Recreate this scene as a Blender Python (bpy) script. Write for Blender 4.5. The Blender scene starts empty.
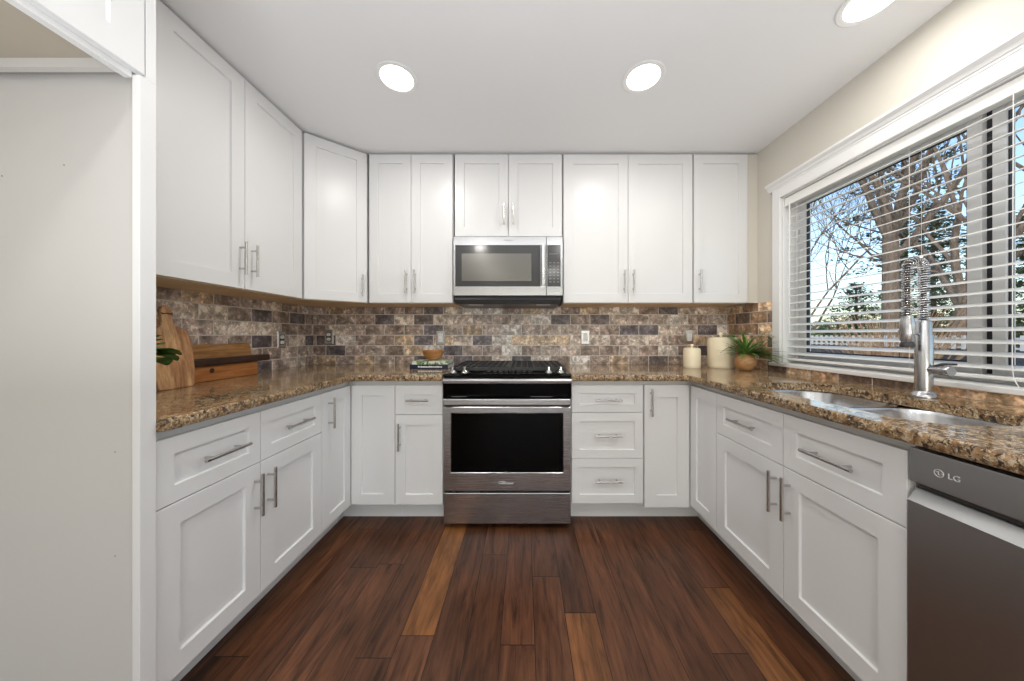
import bpy, bmesh, math, random
from mathutils import Vector, Matrix
S = bpy.context.scene
C = S.collection
PI = math.pi

# ---------------------------------------------------------------- camera
cam_d = bpy.data.cameras.new('camera'); cam = bpy.data.objects.new('camera', cam_d); C.objects.link(cam)
cam.location = (0, 0, 1.14); cam.rotation_euler = (PI/2, 0, 0)
cam_d.sensor_width = 36; cam_d.sensor_fit = 'HORIZONTAL'; cam_d.lens = 310/1024*36
cam_d.shift_x = -12/1024; cam_d.shift_y = -5.5/1024
cam_d.clip_start = 0.02; cam_d.clip_end = 300
S.camera = cam

# ---------------------------------------------------------------- world, sun, exposure
W = bpy.data.worlds.new('world'); S.world = W; W.use_nodes = True
nt = W.node_tree; nt.nodes.clear()
wo = nt.nodes.new('ShaderNodeOutputWorld'); wb = nt.nodes.new('ShaderNodeBackground')
sky = nt.nodes.new('ShaderNodeTexSky'); sky.sky_type = 'NISHITA'
sky.sun_disc = False; sky.sun_elevation = math.radians(38); sky.sun_rotation = math.radians(200)
sky.air_density = 1.1; sky.dust_density = 1.6; sky.ozone_density = 1.2
nt.links.new(sky.outputs[0], wb.inputs[0]); wb.inputs[1].default_value = 0.34
nt.links.new(wb.outputs[0], wo.inputs[0])

sd = bpy.data.lights.new('sun', 'SUN'); sd.energy = 3.2; sd.angle = 0.01; sd.color = (1, .95, .87)
sun = bpy.data.objects.new('sun', sd); C.objects.link(sun)
sun.rotation_euler = Vector((.72, .45, -.75)).to_track_quat('-Z', 'Y').to_euler()   # from behind the house

S.view_settings.view_transform = 'Standard'; S.view_settings.look = 'None'
S.view_settings.gamma = 1; S.view_settings.use_curve_mapping = False
S.view_settings.exposure = 0.0
CAN_POWER = 5.4
CANS = [(-.635, 1.55), (.595, 1.545), (1.335, 1.19), (-.635, -.2), (.595, -.2), (-.635, -2.0), (.595, -2.0)]
for cx_, cy_ in CANS:
    ld = bpy.data.lights.new('can_lamp', 'AREA'); ld.shape = 'DISK'; ld.size = .14; ld.energy = CAN_POWER*(.55 if cx_ > 1 else 1)
    ld.color = (1, .965, .92)
    lo = bpy.data.objects.new('can_lamp', ld); C.objects.link(lo); lo.location = (cx_, cy_, 2.405)

# added fill: two stand in for daylight behind the camera, one brightens the ceiling
for nm, loc, rot, sx, sy, en in (('patio_fill', (0, -4.16, 1.1), (PI/2, 0, 0), 2.1, 1.9, 25), ('side_fill', (1.60, -2.2, 1.45), (PI/2, 0, PI/2), 1.7, 1.2, 14), ('ceiling_fill', (0, -.35, .98), (PI, 0, 0), 2.2, 1.3, 41)):
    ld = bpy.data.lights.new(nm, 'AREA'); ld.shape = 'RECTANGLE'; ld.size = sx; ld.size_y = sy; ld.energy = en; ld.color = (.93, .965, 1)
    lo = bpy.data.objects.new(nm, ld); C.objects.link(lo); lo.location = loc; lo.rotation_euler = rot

# ---------------------------------------------------------------- helpers
class MB:
    def __init__(s): s.bm = bmesh.new()
    def box(s, x0, x1, y0, y1, z0, z1):
        v = [s.bm.verts.new(p) for p in ((x0,y0,z0),(x1,y0,z0),(x1,y1,z0),(x0,y1,z0),(x0,y0,z1),(x1,y0,z1),(x1,y1,z1),(x0,y1,z1))]
        for f in ((0,3,2,1),(4,5,6,7),(0,1,5,4),(1,2,6,5),(2,3,7,6),(3,0,4,7)): s.bm.faces.new([v[i] for i in f])
        return s
    def loops(s, loops, cap0=True, cap1=True, closed=False):
        R = [[s.bm.verts.new(p) for p in L] for L in loops]
        n = len(R[0]); m = len(R)
        for a in range(m if closed else m-1):
            A, B = R[a], R[(a+1) % m]
            for i in range(n):
                j = (i+1) % n
                s.bm.faces.new((A[i], A[j], B[j], B[i]))
        if not closed:
            if cap0: s.bm.faces.new(R[0][::-1])
            if cap1: s.bm.faces.new(R[-1])
        return s
    def prism(s, pts, z0, z1):
        return s.loops([[(x,y,z0) for x,y in pts], [(x,y,z1) for x,y in pts]])
    def prism_ax(s, pts, ax, a, b):          # pts in the plane normal to ax
        f = {'x': lambda p,t: (t,p[0],p[1]), 'y': lambda p,t: (p[0],t,p[1]), 'z': lambda p,t: (p[0],p[1],t)}[ax]
        return s.loops([[f(p,a) for p in pts], [f(p,b) for p in pts]])
    def tube(s, pts, r, n=10, cap=True):
        pts = [Vector(p) for p in pts]; L = []
        rs = r if isinstance(r, (list, tuple)) else [r]*len(pts)
        prev = None
        for i, p in enumerate(pts):
            d = (pts[min(i+1, len(pts)-1)] - pts[max(i-1, 0)]).normalized()
            if prev is None:
                a = Vector((0,0,1)) if abs(d.z) < .9 else Vector((1,0,0))
                u = d.cross(a).normalized()
            else:
                u = (prev - d*prev.dot(d)).normalized()
            prev = u; w = d.cross(u)
            L.append([p + (u*math.cos(2*PI*k/n) + w*math.sin(2*PI*k/n))*rs[i] for k in range(n)])
        return s.loops(L, cap, cap)
    def lathe(s, prof, o=(0,0,0), n=32, ax='z'):
        L = []
        for r, z in prof:
            r = max(r, 1e-4); row = []
            for k in range(n):
                c, q = r*math.cos(2*PI*k/n), r*math.sin(2*PI*k/n)
                p = {'z': (c,q,z), 'y': (c,z,q), 'x': (z,c,q)}[ax]
                row.append((p[0]+o[0], p[1]+o[1], p[2]+o[2]))
            L.append(row)
        return s.loops(L)
    def quad(s, *p):
        s.bm.faces.new([s.bm.verts.new(q) for q in p]); return s
    def build(s, name, mat, parent=None, smooth=False, bevel=0, seg=2, xf=None):
        bm = s.bm
        if xf is not None: bmesh.ops.transform(bm, matrix=xf, verts=bm.verts)
        bmesh.ops.recalc_face_normals(bm, faces=bm.faces)
        me = bpy.data.meshes.new(name); bm.to_mesh(me); bm.free()
        me.materials.append(mat)
        if smooth:
            for p in me.polygons: p.use_smooth = True
            me.set_sharp_from_angle(angle=math.radians(38))
        o = bpy.data.objects.new(name, me); C.objects.link(o)
        if parent: o.parent = parent
        if bevel:
            b = o.modifiers.new('bevel', 'BEVEL'); b.width = bevel; b.segments = seg; b.limit_method = 'ANGLE'; b.angle_limit = math.radians(40)
        return o
def tag(o, label=None, cat=None, group=None, kind=None):
    if label: o['label'] = label
    if cat: o['category'] = cat
    if group: o['group'] = group
    if kind: o['kind'] = kind
    return o
def thing(name, label, cat, loc=(0,0,0), rz=0, group=None):
    o = bpy.data.objects.new(name, None); C.objects.link(o); o.empty_display_size = .1
    o.location = loc; o.rotation_euler = (0,0,rz)
    return tag(o, label, cat, group)
def copy_tree(o, parent=None):
    c = o.copy(); C.objects.link(c); c.parent = parent
    for ch in [k for k in bpy.data.objects if k.parent == o]: copy_tree(ch, c)
    return c
def rrect(x0, x1, y0, y1, r, z, n=6):
    out = []
    for cx, cy, a0 in ((x1-r,y1-r,0),(x0+r,y1-r,PI/2),(x0+r,y0+r,PI),(x1-r,y0+r,1.5*PI)):
        for k in range(n+1):
            a = a0 + PI/2*k/n; out.append((cx+r*math.cos(a), cy+r*math.sin(a), z))
    return out
def text(s, size, mat, parent, loc, rot, name='lettering', ext=.0004):
    cu = bpy.data.curves.new(name, 'FONT'); cu.body = s; cu.size = size; cu.extrude = ext; cu.align_x = 'CENTER'; cu.align_y = 'CENTER'
    t = bpy.data.objects.new(name+'_tmp', cu); C.objects.link(t)
    bpy.context.view_layer.update()
    me = bpy.data.meshes.new_from_object(t.evaluated_get(bpy.context.evaluated_depsgraph_get()))
    bpy.data.objects.remove(t); me.name = name; me.materials.clear(); me.materials.append(mat)
    o = bpy.data.objects.new(name, me); C.objects.link(o); o.parent = parent; o.location = loc; o.rotation_euler = rot
    return o

# ---------------------------------------------------------------- materials
def mat(name, col=(.8,.8,.8), rough=.5, metal=0, spec=.5, coat=0):
    m = bpy.data.materials.new(name); m.use_nodes = True
    b = m.node_tree.nodes['Principled BSDF']
    b.inputs['Base Color'].default_value = (*col, 1); b.inputs['Roughness'].default_value = rough
    b.inputs['Metallic'].default_value = metal; b.inputs['Specular IOR Level'].default_value = spec
    b.inputs['Coat Weight'].default_value = coat
    return m
class NT:
    def __init__(s, m): s.m = m; s.t = m.node_tree; s.b = s.t.nodes['Principled BSDF']
    def n(s, ty, **kw):
        x = s.t.nodes.new('ShaderNode'+ty)
        for k, v in kw.items(): setattr(x, k, v)
        return x
    def l(s, a, b): s.t.links.new(a, b)
    def set(s, sock, v):
        if isinstance(v, bpy.types.NodeSocket): s.l(v, sock)
        else: sock.default_value = v
    def math(s, op, a, b=0., c=None):
        x = s.n('Math', operation=op); s.set(x.inputs[0], a); s.set(x.inputs[1], b)
        if c is not None: s.set(x.inputs[2], c)
        return x.outputs[0]
    def coord(s, scale=(1,1,1), rot=(0,0,0)):
        c = s.n('TexCoord'); mp = s.n('Mapping'); s.l(c.outputs['Object'], mp.inputs[0])
        mp.inputs['Scale'].default_value = scale; mp.inputs['Rotation'].default_value = rot
        return mp.outputs[0]
    def noise(s, vec, scale=5, detail=4, rough=.5, dist=0):
        x = s.n('TexNoise'); s.l(vec, x.inputs['Vector']); x.inputs['Scale'].default_value = scale
        x.inputs['Detail'].default_value = detail; x.inputs['Roughness'].default_value = rough; x.inputs['Distortion'].default_value = dist
        return x.outputs['Fac']
    def ramp(s, fac, stops, interp='LINEAR'):
        r = s.n('ValToRGB'); s.l(fac, r.inputs[0]); cr = r.color_ramp; cr.interpolation = interp
        while len(cr.elements) < len(stops): cr.elements.new(.5)
        for e, (p, c) in zip(cr.elements, stops): e.position = p; e.color = (*c, 1) if len(c) == 3 else c
        return r.outputs[0]
    def mix(s, f, a, b, bt='MIX'):
        x = s.n('MixRGB', blend_type=bt); s.set(x.inputs[0], f)
        for i, v in ((1, a), (2, b)):
            if isinstance(v, bpy.types.NodeSocket): s.l(v, x.inputs[i])
            else: x.inputs[i].default_value = (*v, 1)
        return x.outputs[0]
    def bump(s, h, st=.3, d=.01):
        x = s.n('Bump'); s.l(h, x.inputs['Height']); x.inputs['Strength'].default_value = st; x.inputs['Distance'].default_value = d
        s.l(x.outputs[0], s.b.inputs['Normal'])
    def col(s, c): s.l(c, s.b.inputs['Base Color'])
    def rough(s, c): s.l(c, s.b.inputs['Roughness'])

def paint(name, col, rough, bs=.05):
    m = mat(name, col, rough); k = NT(m); c = k.coord()
    k.bump(k.noise(c, 220, 3), bs, .002)
    v = k.noise(c, 1.3, 2); k.col(k.mix(v, tuple(x*.985 for x in col), tuple(min(1, x*1.012) for x in col)))
    return m
M = {}
M['white'] = paint('cabinet_white', (.765,.765,.765), .33, .02)
M['trim'] = paint('trim_white', (.84,.84,.83), .4, .02)
M['wall'] = paint('wall_greige', (.66,.625,.555), .75, .15)
M['ceiling'] = paint('ceiling_white', (.86,.86,.865), .85, .15)
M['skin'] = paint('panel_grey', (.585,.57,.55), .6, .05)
M['maple'] = mat('maple_ply', (.50,.36,.21), .5)
k = NT(M['maple']); k.col(k.ramp(k.noise(k.coord((2,2,30)), 4, 4), [(.3,(.72,.53,.31)),(.7,(.85,.66,.43))]))
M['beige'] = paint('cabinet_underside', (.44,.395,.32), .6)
M['outside'] = paint('siding', (.6,.6,.6), .8)

def steel(name, col=(.50,.505,.515), rough=.27, streak='v'):
    m = mat(name, col, rough, 1); k = NT(m)
    c = k.coord({'v': (1.2,1.2,420), 'h': (140,140,2.5)}[streak])
    n1 = k.noise(c, 3, 4, .6)
    k.rough(k.math('MULTIPLY_ADD', n1, .035, rough-.017))
    if streak == 'v':
        tg = k.n('Tangent', direction_type='RADIAL', axis='Z'); k.l(tg.outputs[0], k.b.inputs['Tangent']); k.b.inputs['Anisotropic'].default_value = .75
    return m
M['steel'] = steel('brushed_steel', streak='v')
M['steel_dark'] = steel('brushed_dark_steel', (.43,.435,.44), .42, 'v')
M['steel_panel'] = steel('dishwasher_steel', (.43,.43,.43), .36, 'v')
M['nickel'] = mat('satin_nickel', (.56,.55,.53), .27, 1)
M['chrome'] = mat('chrome', (.78,.78,.78), .12, 1)
M['faucet'] = mat('faucet_steel', (.52,.52,.53), .27, 1)
M['sinksteel'] = steel('sink_steel', (.66,.67,.69), .24, 'h')
M['black_glass'] = mat('black_glass', (.002,.002,.002), .04, 0, .10)
M['mw_glass'] = mat('microwave_glass', (.05,.05,.05), .12, 0, .6)
M['mw_window'] = mat('microwave_window', (.17,.165,.15), .22, .75, .6)
M['black'] = mat('black_enamel', (.012,.012,.012), .3)
M['iron'] = mat('cast_iron', (.03,.03,.032), .5)
M['darkgrey'] = mat('dark_plastic', (.045,.045,.05), .4)
M['gasket'] = mat('gasket', (.03,.03,.035), .6)
M['key'] = mat('key_grey', (.22,.22,.22), .5)
M['slot'] = mat('slot', (.05,.05,.05), .6)
M['plastic'] = mat('white_plastic', (.92,.92,.91), .35)
M['blind'] = mat('blind_white', (.86,.85,.82), .4)
M['vinyl'] = mat('vinyl_white', (.84,.84,.84), .35)
M['paper'] = mat('page_paper', (.85,.84,.80), .8)
k = NT(M['paper']); k.col(k.ramp(k.noise(k.coord((1,1,400)), 2, 2), [(.4,(.62,.61,.58)),(.6,(.88,.87,.84))]))
M['navy'] = mat('navy_cover', (.012,.02,.045), .35)
M['ceramic'] = mat('cream_ceramic', (.95,.85,.63), .3, coat=.3)
k = NT(M['ceramic']); k.bump(k.noise(k.coord((1,1,12)), 9, 2), .15, .003)
M['white_print'] = mat('white_print', (.85,.85,.85), .5)

# glass: see-through with a fresnel reflection
g = bpy.data.materials.new('window_glass'); g.use_nodes = True; t = g.node_tree; t.nodes.clear()
o_ = t.nodes.new('ShaderNodeOutputMaterial'); mx = t.nodes.new('ShaderNodeMixShader'); tr = t.nodes.new('ShaderNodeBsdfTransparent')
gl = t.nodes.new('ShaderNodeBsdfGlossy'); lw = t.nodes.new('ShaderNodeLayerWeight'); lw.inputs[0].default_value = .5; pw = t.nodes.new('ShaderNodeMath'); pw.operation = 'POWER'; pw.inputs[1].default_value = 5; fr = t.nodes.new('ShaderNodeMath'); fr.operation = 'MULTIPLY_ADD'; fr.inputs[1].default_value = .9; fr.inputs[2].default_value = .03; gl.inputs['Roughness'].default_value = .01; t.links.new(lw.outputs['Facing'], pw.inputs[0]); t.links.new(pw.outputs[0], fr.inputs[0])
tr.inputs[0].default_value = (.96,.98,.97,1)
t.links.new(fr.outputs[0], mx.inputs[0]); t.links.new(tr.outputs[0], mx.inputs[1]); t.links.new(gl.outputs[0], mx.inputs[2]); t.links.new(mx.outputs[0], o_.inputs[0])
M['glass'] = g
def emit(name, col, st):
    m = bpy.data.materials.new(name); m.use_nodes = True; b = m.node_tree.nodes['Principled BSDF']
    b.inputs['Emission Color'].default_value = (*col,1); b.inputs['Emission Strength'].default_value = st; b.inputs['Base Color'].default_value = (*col,1)
    return m
M['lens'] = emit('lamp_lens', (1,.96,.88), 6)

# floor planks running along Y
m = mat('plank_floor', rough=.3); M['floor'] = m; k = NT(m)
co = k.n('TexCoord'); sp = k.n('SeparateXYZ'); k.l(co.outputs['Object'], sp.inputs[0])
PW = .127; LEN = 1.1
u = k.math('DIVIDE', k.math('ADD', sp.outputs[0], 5.04), PW); ui = k.math('FLOOR', u); uf = k.math('FRACT', u)
wn = k.n('TexWhiteNoise', noise_dimensions='1D'); k.l(ui, wn.inputs['W'])
v = k.math('DIVIDE', k.math('ADD', k.math('ADD', sp.outputs[1], 20.), k.math('MULTIPLY', wn.outputs['Value'], 3.7)), LEN)
vi = k.math('FLOOR', v); vf = k.math('FRACT', v)
cb = k.n('CombineXYZ'); k.l(ui, cb.inputs[0]); k.l(vi, cb.inputs[1])
w2 = k.n('TexWhiteNoise', noise_dimensions='2D'); k.l(cb.outputs[0], w2.inputs['Vector'])
cg = k.n('CombineXYZ'); k.l(sp.outputs[0], cg.inputs[0]); k.l(k.math('MULTIPLY', sp.outputs[1], .09), cg.inputs[1]); k.l(k.math('MULTIPLY', w2.outputs['Value'], 17.), cg.inputs[2])
gr = k.noise(cg.outputs[0], 42, 7, .62, .7)
cg2 = k.n('CombineXYZ'); k.l(sp.outputs[0], cg2.inputs[0]); k.l(k.math('MULTIPLY', sp.outputs[1], .3), cg2.inputs[1]); k.l(k.math('MULTIPLY', w2.outputs['Value'], 31.), cg2.inputs[2])
bl = k.noise(cg2.outputs[0], 7, 4, .6, 1.2)
base = k.ramp(w2.outputs['Value'], [(0,(.056,.023,.012)),(.2,(.108,.041,.018)),(.4,(.072,.028,.013)),(.62,(.125,.050,.023)),(.8,(.095,.036,.017)),(.9,(.14,.058,.024)),(1,(.20,.080,.024))])
g1 = k.ramp(gr, [(.32,(.38,.34,.32)),(.5,(1,1,1)),(.70,(1.5,1.5,1.5))])
c1 = k.mix(1., base, g1, 'MULTIPLY')
c2 = k.mix(1., c1, k.ramp(bl, [(.3,(.62,.6,.6)),(.55,(1,1,1)),(.8,(1.45,1.4,1.35))]), 'MULTIPLY')
gx = k.math('LESS_THAN', k.math('MINIMUM', uf, k.math('SUBTRACT', 1., uf)), .009)
gy = k.math('LESS_THAN', vf, .0028)
gap = k.math('MAXIMUM', gx, gy)
k.col(k.mix(gap, c2, (.008,.004,.003)))
k.rough(k.math('MULTIPLY_ADD', bl, .14, .29))
k.bump(k.math('SUBTRACT', k.math('MULTIPLY', gr, .35), k.math('MULTIPLY', gap, .8)), .22, .004)
m.node_tree.nodes['Principled BSDF'].inputs['Specular IOR Level'].default_value = .32

# tumbled stone subway tile, TX along the wall, TZ height
def tile_mat(name, axis, tint=(1,1,1), xo=0.):
    m = mat(name, rough=.5); k = NT(m)
    co = k.n('TexCoord'); sp = k.n('SeparateXYZ'); k.l(co.outputs['Object'], sp.inputs[0])
    # slight waviness of the tumbled edges
    wob = k.n('TexNoise'); k.l(co.outputs['Object'], wob.inputs['Vector']); wob.inputs['Scale'].default_value = 60
    wv = k.math('MULTIPLY', k.math('SUBTRACT', wob.outputs['Fac'], .5), .004)
    TW, TH = .1577, .083
    rz = k.math('DIVIDE', k.math('ADD', k.math('SUBTRACT', sp.outputs[2], .890-.905-TH*4), wv), TH); ri = k.math('FLOOR', rz); rf = k.math('FRACT', rz)
    off = k.math('MULTIPLY', k.math('MODULO', ri, 2.), .5)
    ux = k.math('ADD', k.math('DIVIDE', k.math('ADD', k.math('ADD', sp.outputs[axis], 1.518+60*TW), wv), TW), off); ci = k.math('FLOOR', ux); cf = k.math('FRACT', ux)
    cb = k.n('CombineXYZ'); k.l(ci, cb.inputs[0]); k.l(ri, cb.inputs[1]); cb.inputs[2].default_value = 3. + axis
    wn = k.n('TexWhiteNoise', noise_dimensions='3D'); k.l(cb.outputs[0], wn.inputs['Vector'])
    dx = k.math('MULTIPLY', k.math('MINIMUM', cf, k.math('SUBTRACT', 1., cf)), TW)
    dz = k.math('MULTIPLY', k.math('MINIMUM', rf, k.math('SUBTRACT', 1., rf)), TH)
    d = k.math('MINIMUM', dx, dz)
    grout = k.math('LESS_THAN', d, .0027)
    # stone
    add = k.n('VectorMath', operation='MULTIPLY_ADD'); k.l(wn.outputs['Color'], add.inputs[0]); add.inputs[1].default_value = (9,9,9); k.l(co.outputs['Object'], add.inputs[2])
    veins = k.noise(add.outputs[0], 30, 9, .72, .55)
    fine = k.noise(add.outputs[0], 90, 4, .6, .4)
    base = k.ramp(wn.outputs['Value'], [(0,(.175,.150,.155)),(.13,(.36,.28,.23)),(.30,(.52,.43,.365)),(.46,(.44,.355,.305)),(.58,(.68,.59,.50)),(.74,(.20,.165,.155)),(.82,(.56,.43,.30)),(.9,(.70,.64,.58))], 'CONSTANT' )
    sh = k.ramp(veins, [(.30,(.40,.37,.37)),(.44,(.85,.83,.81)),(.54,(1.1,1.1,1.1)),(.60,(1.75,1.77,1.8)),(.7,(2.3,2.3,2.35))])
    c1 = k.mix(1., base, sh, 'MULTIPLY')
    drift = k.noise(add.outputs[0], 11, 3, .5, .8)
    c1 = k.mix(1., c1, k.ramp(drift, [(.36,(.62,.60,.59)),(.5,(1,1,1)),(.62,(1.45,1.46,1.5))]), 'MULTIPLY')
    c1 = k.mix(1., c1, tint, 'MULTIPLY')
    c2 = k.mix(1., c1, k.ramp(fine, [(.3,(.8,.8,.8)),(.7,(1.2,1.2,1.2))]), 'MULTIPLY')
    k.col(k.mix(grout, c2, (.74,.70,.64)))
    edge = k.n('MapRange'); k.l(d, edge.inputs[0]); edge.inputs[1].default_value = .0012; edge.inputs[2].default_value = .006
    k.bump(k.math('ADD', edge.outputs[0], k.math('MULTIPLY', veins, .35)), .5, .003)
    k.rough(k.math('MULTIPLY_ADD', fine, .25, .3))
    return m
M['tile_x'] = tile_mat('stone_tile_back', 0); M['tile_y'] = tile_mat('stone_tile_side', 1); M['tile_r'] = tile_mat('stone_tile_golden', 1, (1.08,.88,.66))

# granite
def granite(name, rough, bs):
    m = mat(name, rough=rough); k = NT(m); c = k.coord()
    a = k.noise(c, 22, 6, .65, 1.2); b2 = k.noise(c, 95, 5, .7, .6); s_ = k.noise(c, 200, 3, .6, .3); e = k.noise(k.coord((1,1,1),(1,1,.5)), 62, 4, .7, .9)
    base = k.ramp(a, [(.28,(.07,.035,.014)),(.42,(.22,.115,.040)),(.52,(.33,.195,.085)),(.6,(.46,.32,.17)),(.72,(.55,.46,.34))])
    c1 = k.mix(k.ramp(b2, [(.52,(0,0,0)),(.58,(1,1,1))]), base, (.62,.51,.36))
    c2 = k.mix(k.ramp(e, [(.53,(0,0,0)),(.575,(.95,.95,.95))]), c1, (.016,.011,.009))
    c3 = k.mix(k.ramp(s_, [(.60,(0,0,0)),(.66,(.8,.8,.8))]), c2, (.03,.02,.015))
    k.col(c3); k.bump(b2, bs, .006)
    return m
M['granite'] = granite('granite_polished', .07, .015)
M['granite_edge'] = granite('granite_chiselled_edge', .3, .55)

def wood(name, dark, mid, light, along=1, sc=1, rough=.45):
    m = mat(name, rough=rough); k = NT(m); s = [16*sc]*3; s[along] = 1.3*sc
    n1 = k.noise(k.coord(tuple(s)), 2.2, 5, .55, .8); n2 = k.noise(k.coord(tuple(x*5 for x in s)), 3, 3)
    c1 = k.ramp(n1, [(.32,dark),(.5,mid),(.68,light)])
    k.col(k.mix(.4, c1, k.mix(1., c1, k.ramp(n2, [(.35,(.6,.6,.6)),(.6,(1.1,1.1,1.1))]), 'MULTIPLY'))); k.bump(n2, .06, .002)
    return m
M['acacia'] = wood('acacia_wood', (.20,.085,.035), (.43,.21,.09), (.62,.38,.18), 2)
M['acacia2'] = wood('warm_wood', (.26,.085,.02), (.42,.16,.045), (.55,.26,.09), 0)
M['acacia3'] = wood('light_edge_wood', (.30,.13,.04), (.45,.22,.075), (.60,.34,.14), 0)
M['walnut'] = wood('dark_walnut', (.022,.010,.006), (.038,.017,.011), (.06,.028,.018), 0)
M['bowlwood'] = wood('bowl_wood', (.30,.12,.035), (.45,.20,.065), (.60,.32,.12), 0)
M['potwood'] = wood('turned_wood', (.40,.20,.075), (.50,.27,.11), (.60,.36,.17), 0, .7)
M['bark'] = mat('bark', rough=.9); k = NT(M['bark']); nn = k.noise(k.coord((6,6,1.5)), 4, 6, .7)
k.col(k.ramp(nn, [(.3,(.055,.040,.032)),(.7,(.22,.165,.13))])); k.bump(nn, .8, .05)
M['twig'] = mat('dry_twig', rough=.9); k = NT(M['twig']); k.col(k.ramp(k.noise(k.coord(), 3, 3), [(.3,(.16,.09,.05)),(.7,(.36,.24,.15))]))
def leafm(name, a, b, rough=.5, sc=4):
    m = mat(name, rough=rough); k = NT(m); k.col(k.ramp(k.noise(k.coord(), sc, 4), [(.35,a),(.65,b)])); return m
M['needle'] = leafm('needles', (.03,.06,.022), (.10,.15,.06), .7)
M['fernleaf'] = leafm('fern_leaf', (.05,.16,.025), (.18,.34,.07), .45, 30)
M['ivyleaf'] = leafm('ivy_leaf', (.012,.10,.012), (.05,.24,.03), .35, 40)
M['petal'] = mat('petal', (.85,.83,.72), .5); M['vine'] = mat('vine', (.14,.10,.05), .7)
M['grass'] = leafm('lawn', (.05,.06,.03), (.11,.11,.06), .95, 1.5)
M['fence_dark'] = mat('dark_fence_board', (.03,.035,.05), .7); M['fence_pale'] = mat('pale_picket', (.42,.43,.45), .7)
M['hedge'] = leafm('hedge', (.03,.06,.02), (.09,.13,.05), .9, 3)

# cover of the upper book: pale with green foliage print
M['greencover'] = mat('leaf_print_cover', rough=.35); k = NT(M['greencover'])
k.col(k.ramp(k.noise(k.coord(), 26, 4, .6, 1.5), [(.42,(.06,.13,.03)),(.5,(.25,.36,.14)),(.55,(.62,.66,.55)),(.7,(.72,.75,.70))]))

# ---------------------------------------------------------------- room shell
XL, XR, YB, YF, ZC = -1.709, 1.65, 2.51, -4.2, 2.425
def struct(name, mb, m, parent=None, **kw):
    o = mb.build(name, m, parent, **kw)
    if not parent: o['kind'] = 'structure'
    return o
struct('floor', MB().box(XL-.12, XR+.14, YF-.12, YB+.12, -.05, 0), M['floor'])
struct('ceiling', MB().box(XL-.12, XR+.14, YF-.12, YB+.12, ZC, ZC+.1), M['ceiling'])
struct('wall_back', MB().box(XL-.12, XR+.14, YB, YB+.12, 0, ZC), M['wall'])
struct('wall_left', MB().box(XL-.12, XL, YF-.12, YB, 0, ZC), M['wall'])
WY0, WY1, WZ0, WZ1 = .29, 1.982, .963, 2.018
mb = MB(); mb.box(XR, XR+.14, YF-.12, -3.05, 0, ZC); mb.box(XR, XR+.14, -3.05, -1.35, 0, .85); mb.box(XR, XR+.14, -3.05, -1.35, 2.05, ZC); mb.box(XR, XR+.14, -1.35, WY0, 0, ZC); mb.box(XR, XR+.14, WY1, YB, 0, ZC); mb.box(XR, XR+.14, WY0, WY1, 0, WZ0-.022); mb.box(XR, XR+.14, WY0, WY1, WZ1, ZC)
struct('wall_right', mb, M['wall'])
mb = MB(); mb.box(XL, -1.2, YF-.12, YF, 0, ZC); mb.box(1.2, XR, YF-.12, YF, 0, ZC); mb.box(-1.2, 1.2, YF-.12, YF, 2.1, ZC)
struct('wall_rear', mb, M['wall'])
# patio door opening, unseen behind the camera, added to let daylight in
d1 = bpy.data.objects.new('door_added', None); C.objects.link(d1); d1['kind'] = 'structure'
mb = MB()
for a, b in ((-1.2,-1.12), (-.04,.04), (1.12,1.2)): mb.box(a, b, YF-.09, YF-.03, 0, 2.1)
mb.box(-1.2, 1.2, YF-.088, YF-.032, 2.02, 2.1); mb.box(-1.2, 1.2, YF-.088, YF-.032, 0, .08)
mb.build('door_frame', M['trim'], d1)
MB().box(-1.12, 1.12, YF-.062, YF-.056, .08, 2.02).build('pane', M['glass'], d1)

w2_ = bpy.data.objects.new('window_added', None); C.objects.link(w2_); w2_['kind'] = 'structure'  # unseen second window, added as another opening for daylight
mb = MB(); X0_ = XR+.06
mb.box(X0_, X0_+.05, -3.05, -2.99, .85, 2.05); mb.box(X0_, X0_+.05, -1.41, -1.35, .85, 2.05); mb.box(X0_, X0_+.05, -2.99, -1.41, .85, .91); mb.box(X0_, X0_+.05, -2.99, -1.41, 1.99, 2.05); mb.box(X0_, X0_+.05, -2.22, -2.18, .91, 1.99)
mb.build('window_frame', M['trim'], w2_)
MB().box(X0_+.02, X0_+.026, -2.99, -1.41, .91, 1.99).build('pane', M['glass'], w2_)

# window: casing, stool, jambs
mb = MB(); CX = XR-.018
mb.box(CX, XR, WY1, WY1+.058, WZ0, WZ1+.075)
mb.box(CX, XR, WY0-.058, WY0, WZ0, WZ1+.075)
mb.box(CX, XR, WY0, WY1, WZ1, WZ1+.075)
struct('trim_1', mb, M['trim'], bevel=.002)
prof = [(XR, 2.080), (XR-.021, 2.080), (XR-.021, 2.088), (XR-.026, 2.092), (XR-.030, 2.104), (XR-.042, 2.112), (XR-.046, 2.116), (XR-.046, 2.127), (XR, 2.127)]
struct('trim_2', MB().loops([[(x, WY0-.085, z) for x, z in prof], [(x, WY1+.085, z) for x, z in prof]]), M['trim'])
struct('trim_3', MB().box(XR-.034, XR+.085, WY0-.07, WY1+.07, WZ0-.022, WZ0), M['trim'], bevel=.004)
w1 = bpy.data.objects.new('window_1', None); C.objects.link(w1); w1['kind'] = 'structure'
FX0, FX1 = XR+.085, XR+.139
def ring(mb, x0, x1, y0, y1, z0, z1, t, tb=None):
    tb = tb or t
    mb.box(x0, x1, y0, y0+t, z0, z1); mb.box(x0, x1, y1-t, y1, z0, z1)
    mb.box(x0, x1, y0+t, y1-t, z0, z0+tb); mb.box(x0, x1, y0+t, y1-t, z1-t, z1); return mb
mb = ring(MB(), FX0, FX1, WY0, WY1, WZ0, WZ1, .022, .03)
mb.build('window_frame', M['vinyl'], w1, bevel=.002)
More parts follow.
